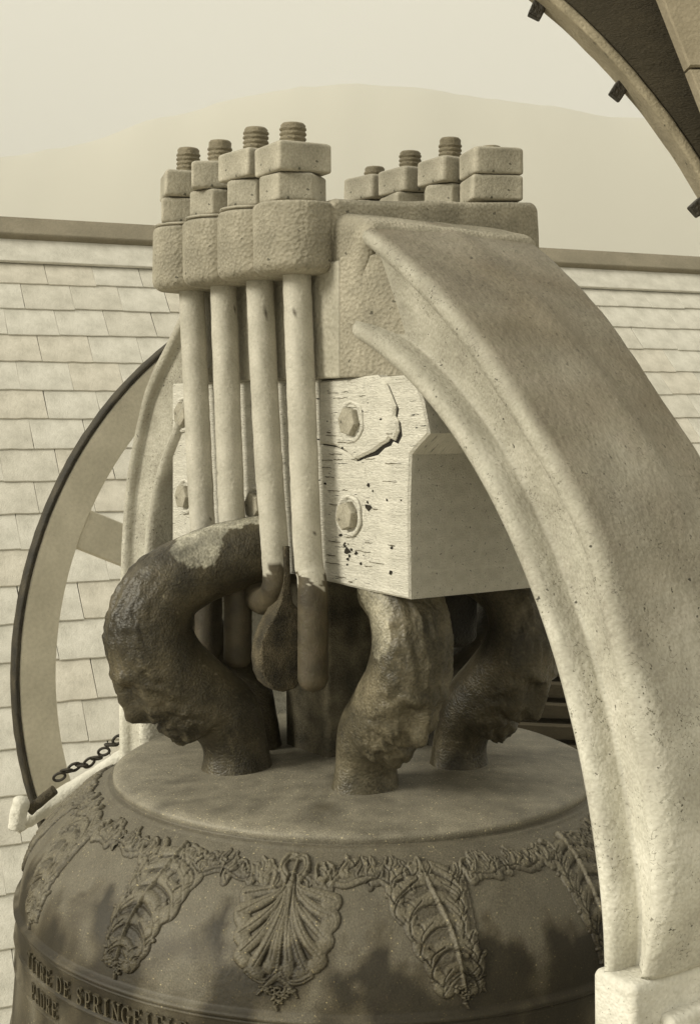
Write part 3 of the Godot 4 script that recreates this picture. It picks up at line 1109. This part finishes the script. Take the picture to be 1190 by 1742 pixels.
func hanger(k: int, near: bool) -> void:
	var order: String = ["nearest", "second", "third", "farthest"][k]
	var label := ""
	if near:
		label = ["long cream rod nearest the cracked timber, hooked under the left canon", "cream rod second from the timber, its hook curling left under the canon", "cream rod third from the timber, ending behind the left canon loop", "cream rod farthest from the timber, below the leftmost nuts"][k]
	else:
		label = ["square double nut at the right end of the raised pad, no bolt showing", "nut with tall threaded end, second from the right on the pad", "nut with short threaded end, third from the right on the pad", "leftmost low nut of the far row on the pad"][k]
	var z := 0.227 if near else -0.227
	var t := thing("hanger_bolt", label, "hanger bolt", HUB, deg_to_rad(-55), "threaded hanger bolts through the yoke")
	var top := 0.366 if near else 0.408
	var x: float = BOLT_X[k]
	# rod
	if near:
		var drift: float = [0.045, 0.052, 0.048, 0.062][k]
		var a := Vector3(x + 0.012, 0.26, z)
		var length := 0.735
		var cut: float = [-0.28, -0.27, -0.30, -0.33][k]
		var tone := func(q, _t): return rod_tone(q, cut)
		if k == 1:
			var pts := [a, Vector3(x + 0.04, -0.05, z), Vector3(x + 0.066, -0.265, z - 0.002), Vector3(x + 0.056, -0.315, z - 0.005), Vector3(x + 0.02, -0.338, z - 0.01), Vector3(x - 0.025, -0.335, z - 0.02), Vector3(x - 0.055, -0.30, z - 0.035)]
			obj("rod", bar_shape(pts, func(u): return 0.0248 * minf(round_end(u, 0.8, 0.0248) / 0.0248, 1.0), 120, 30, 0.0012, tone), M.rod, t)
		else:
			var pts := [a, Vector3(x + 0.012 + drift * 0.5, -0.05, z + 0.001), Vector3(x + 0.012 + drift * 0.8, -0.24, z), Vector3(x + 0.015 + drift, -0.30, z - 0.002), Vector3(x + 0.015 + drift, -0.475, z - 0.002)]
			obj("rod", bar_shape(pts, func(u): return (0.0248 + 0.0015 * smoothstep(0.6, 0.8, u)) * round_end(u, length, 0.0248) / 0.0248, 120, 30, 0.0012, tone), M.rod, t)
		if k == 0:
			# the forged eye of the hook behind the rod
			var o := PackedVector2Array()
			for p in [[0.012, 0.185], [0.013, 0.15], [0.014, 0.11], [0.018, 0.085], [0.027, 0.066], [0.033, 0.045], [0.036, 0.02], [0.036, -0.01], [0.034, -0.035], [0.028, -0.054], [0.018, -0.067], [0.0, -0.072], [-0.016, -0.066], [-0.027, -0.053], [-0.034, -0.034], [-0.036, -0.008], [-0.034, 0.018], [-0.026, 0.044], [-0.014, 0.068], [-0.006, 0.09], [-0.003, 0.12], [-0.001, 0.15], [0.0, 0.185]]:
				o.append(Vector2(p[0] * (1.3 if p[1] < 0.08 else 1.0), p[1]))
			var eye := obj("hook_eye", plate_shape(o, 0.042, 0.004), M.rust, t.get_node("rod"))
			eye.position = Vector3(0.083, -0.4185, 0.222)
			eye.rotation.y = deg_to_rad(82)
	else:
		obj("rod", bar_shape([Vector3(x, 0.26, z), Vector3(x + 0.02, 0.0, z), Vector3(x + 0.03, -0.4, z)], func(_u): return 0.0248, 30, 20), M.white, t)
	# nuts
	var spin := [[29.0, 8.0], [38.0, -25.0], [4.0, -38.0], [14.0, 6.0]] if near else [[14.0, 10.0], [30.0, -30.0], [34.0, 20.0], [40.0, 12.0]]
	var y := top
	if near and k > 0:
		var w := obj("washer", lathe([[0.03, 0.0], [0.062, 0.0005], [0.065, 0.003], [0.064, 0.006], [0.03, 0.0065]], 40, 0.003), M.nut, t)
		w.position = Vector3(x, y, z)
		y += 0.006
	var low := obj("nut", nut_shape(6 if k % 2 == 0 and near or k == 1 else 4, 0.102 if near else 0.1, 0.049, 0.006), M.nut, t)
	low.position = Vector3(x, y, z)
	low.rotation.y = deg_to_rad(spin[k][1] + 55 - 90)
	y += 0.050
	var high := obj("lock_nut", nut_shape(4, 0.102 if near else 0.1, 0.052, 0.006 if near else 0.010), M.nut, t)
	high.position = Vector3(x, y, z)
	high.rotation.y = deg_to_rad(spin[k][0] + 55)
	high.rotation.z = [0.01, -0.02, 0.015, -0.03][k]
	y += 0.051
	var tall: float = ([0.036, 0.044, 0.042, 0.048] if near else [0.005, 0.042, 0.036, 0.022])[k]
	var th := obj("threaded_end", thread_shape(0.0235, tall), M.thread, t)
	th.position = Vector3(x, y, z)

# ---------------------------------------------------------------- timber headstock between the legs
func timber() -> void:
	var t := thing("timber_block", "white painted cracked timber block with sunk bolt heads under the yoke crown", "timber block", HUB, deg_to_rad(-55))
	# the face (x along, y up): a big lower balk and a broken upper piece
	var crack := [Vector2(0.155, -0.052), Vector2(0.20, -0.055), Vector2(0.235, -0.064), Vector2(0.262, -0.078), Vector2(0.285, -0.071), Vector2(0.315, -0.062), Vector2(0.335, -0.052), Vector2(0.352, -0.046), Vector2(0.358, -0.040), Vector2(0.372, -0.044), Vector2(0.382, -0.028), Vector2(0.380, -0.012), Vector2(0.372, -0.004), Vector2(0.374, 0.012), Vector2(0.362, 0.03), Vector2(0.348, 0.05), Vector2(0.325, 0.064)]
	var low := PackedVector2Array([Vector2(-0.40, 0.064), Vector2(-0.40, -0.285), Vector2(-0.15, -0.292), Vector2(0.1, -0.288), Vector2(0.28, -0.294), Vector2(0.41, -0.296), Vector2(0.408, -0.15), Vector2(0.412, -0.064), Vector2(0.43, -0.050), Vector2(0.459, -0.030), Vector2(0.445, 0.02), Vector2(0.42, 0.064)])
	for k in range(crack.size() - 1, -1, -1):
		low.append(crack[k] + Vector2(0.0034, -0.0030) * (0.45 if k < 4 else rng.randf_range(0.7, 2.0)))
	low.append(Vector2(0.152, 0.064))
	var up := PackedVector2Array([Vector2(0.1555, 0.058)])
	for p in crack:
		up.append(p + Vector2(-0.0012, 0.0014))
	var a := obj("lower_balk", plate_shape(low, 0.365, 0.004, true), M.wood, t)
	a.position.z = 0.0
	var b := obj("split_piece", plate_shape(up, 0.09, 0.004, true), M.wood, t)
	b.position = Vector3(0, 0, 0.140)
	var crack_shade := obj("crack_shade", block(Vector3(0.27, 0.15, 0.02), 0.002), M.crack, t)  # dark insert added behind the crack, standing in for its shade
	crack_shade.position = Vector3(0.268, -0.015, 0.1685)
	for p in [[0.252, -0.012, 20.0], [0.245, -0.172, 45.0], [-0.345, 0.0, 10.0], [-0.34, -0.168, 30.0], [-0.06, -0.172, 12.0]]:
		var boss := obj("countersink", lathe([[0.034, 0.0], [0.037, 0.002], [0.037, 0.0055], [0.034, 0.0075], [0.030, 0.006], [0.028, 0.001]], 40, 0.004), M.wood, t)
		boss.position = Vector3(p[0], p[1], 0.181)
		boss.rotation_degrees.x = 90
		var head := obj("bolt_head", nut_shape(6, 0.044, 0.016, 0.0008, 0.25), M.nut, boss)
		head.rotation.y = deg_to_rad(p[2])
	# drying checks along the grain
	for k in 34:
		var x := rng.randf_range(0.17, 0.37)
		var y := rng.randf_range(-0.285, 0.04)
		var half := rng.randf_range(0.006, 0.022)
		var o := PackedVector2Array()
		for j in 6:
			o.append(Vector2(lerpf(-half, half, j / 5.0), 0.0006 + rng.randf_range(-0.0008, 0.0008)))
		for j in 6:
			o.append(Vector2(lerpf(half, -half, j / 5.0), o[5 - j].y - rng.randf_range(0.0004, 0.0013)))
		var c := obj("grain_check", plate_shape(o, 0.001, 0.0001, true), M.check, t)
		c.position = Vector3(x, y, 0.1832 if y < -0.06 else 0.1853)
	# flaked spots in the paint, bare wood shows
	for k in 30:
		var x := rng.randf_range(0.17, 0.39)
		var y := rng.randf_range(-0.27, 0.03)
		if k > 20:
			x = rng.randf_range(0.205, 0.27)
			y = rng.randf_range(-0.255, -0.215)
		var n := 7
		var o := PackedVector2Array()
		var w := rng.randf_range(0.001, 0.0045) * (1.7 if k % 9 == 0 else 1.0)
		for j in n:
			var q := TAU * j / n
			o.append(Vector2(cos(q) * w * rng.randf_range(0.5, 1.7), sin(q) * w * rng.randf_range(0.3, 1.2)))
		var f := obj("paint_flake", plate_shape(o, 0.001, 0.0002, true), M.crack, t)
		f.position = Vector3(x, y, 0.1834 if y < -0.06 else 0.1858)

# ---------------------------------------------------------------- bell wheel behind the far leg
func wheel() -> void:
	var t := thing("bell_wheel", "large spoked wheel rim with dark outer edge behind the yoke's far leg", "wheel", Vector3(0.018, -0.692, -4.2), deg_to_rad(35))
	# the wheel's plane is square to the yoke's axis
	var rim := obj("rim", ring_shape(0.985, 1.085, 0.036, 0, TAU, 260), M.wheel_grey, t)
	rim.position.z = 0.0
	var tyre := obj("tyre", ring_shape(1.0855, 1.100, 0.036, 0, TAU, 260, 0.002), M.tyre, rim)
	tyre.position.z = 0.0005
	for k in 6:
		var a := deg_to_rad(157 + 60 * k)
		var s := obj("spoke", block(Vector3(0.86, 0.11, 0.035), 0.006), M.wheel_grey, t)
		s.position = Vector3(cos(a), sin(a), 0) * 0.555 + Vector3(0, 0, -0.008)
		s.rotation.z = a
	var hub := obj("hub", lathe([[0.05, -0.06], [0.12, -0.055], [0.13, -0.04], [0.13, 0.04], [0.12, 0.055], [0.05, 0.06]], 40), M.wheel_grey, t)
	hub.rotation_degrees.x = 90

# ---------------------------------------------------------------- bearing under the near leg
func near_bearing() -> void:
	var t := thing("bearing_block", "white painted bearing block with raised diamond at the near foot of the yoke", "bearing block", HUB + ALONG * 0.95 + Vector3(0, -0.80, 0), deg_to_rad(-55))
	# set back under the leg; the panelled face looks along the yoke
	var base := obj("housing", block(Vector3(0.36, 0.30, 0.56), 0.012, 0.003), M.white, t)
	base.position = Vector3(0.705 - 0.95, -0.47, -0.08)
	var rim := obj("face_rim", block(Vector3(0.075, 0.62, 0.60), 0.013, 0.003), M.white, t)
	rim.position = Vector3(0.8735 - 0.95, -0.247, -0.095)
	var panel := obj("cover_plate", block(Vector3(0.03, 0.36, 0.50), 0.010, 0.003), M.white, t)
	panel.position = Vector3(0.917 - 0.95, -0.165, -0.095)
	var d := obj("diamond_boss", block(Vector3(0.02, 0.13, 0.13), 0.006, 0.002), M.white, t)
	d.position = Vector3(0.937 - 0.95, -0.08, 0.075)
	d.rotation.x = PI / 4

# ---------------------------------------------------------------- white rail, chain and rope end at the left
func rail_and_chain() -> void:
	var a := Vector3(-0.80, -1.012, -3.45)
	var b := Vector3(-0.588, -0.887, -3.50)
	var rail := obj("white_rail", bar_shape([a + (a - b) * 0.2, a, a.lerp(b, 0.5), b, b + (b - a) * 0.5], func(_u): return 0.023, 40, 24, 0.004), M.white)
	tag(rail, "white painted rounded rail sloping up behind the bell's left shoulder", "rail")
	var knob := obj("post_end", bar_shape([Vector3(-0.822, -1.02, -3.36), Vector3(-0.817, -0.995, -3.36), Vector3(-0.811, -0.965, -3.36), Vector3(-0.806, -0.940, -3.36)], func(u): return round_end(u, 0.085, 0.021), 40, 28, 0.003), M.white)
	tag(knob, "short white rounded post end at the low end of the rail", "post")
	var cushion := obj("white_bracket", block(Vector3(0.06, 0.045, 0.05), 0.012, 0.002), M.white)
	cushion.position = Vector3(-0.548, -0.858, -3.2)
	cushion.rotation.z = 0.2
	tag(cushion, "small white bracket between the bell's plate and the rail", "bracket")
	var bar := obj("dark_bar", bar_shape([Vector3(-0.794, -0.982, -3.38), Vector3(-0.762, -0.955, -3.38), Vector3(-0.731, -0.930, -3.38)], func(_u): return 0.013, 20, 16, 0.002), M.rust)
	tag(bar, "short dark iron bar joining the white post end to the chain", "iron bar")
	var chain := thing("chain", "dark link chain draped along the top of the white rail", "chain", Vector3(-0.735, -0.918, -3.41))
	var n := 10
	var end := Vector3(0.18, 0.105, -0.03)
	for k in n:
		var u := (k + 0.5) / n
		var pts := []
		for j in 13:
			var q := TAU * j / 12.0
			pts.append(Vector3(cos(q) * 0.0155, sin(q) * 0.0095, 0))
		var l := obj("link", bar_shape(pts, func(_u): return 0.0036, 36, 10), M.dark_iron, chain)
		l.position = end * u + Vector3(0, 0.007 * sin(u * PI * 3.0) + 0.003, 0.0)
		l.rotation = Vector3((1.35 if k % 2 else 0.15) + rng.randf_range(-0.3, 0.3), rng.randf_range(-0.3, 0.3), atan2(end.y, end.x) + rng.randf_range(-0.35, 0.35))
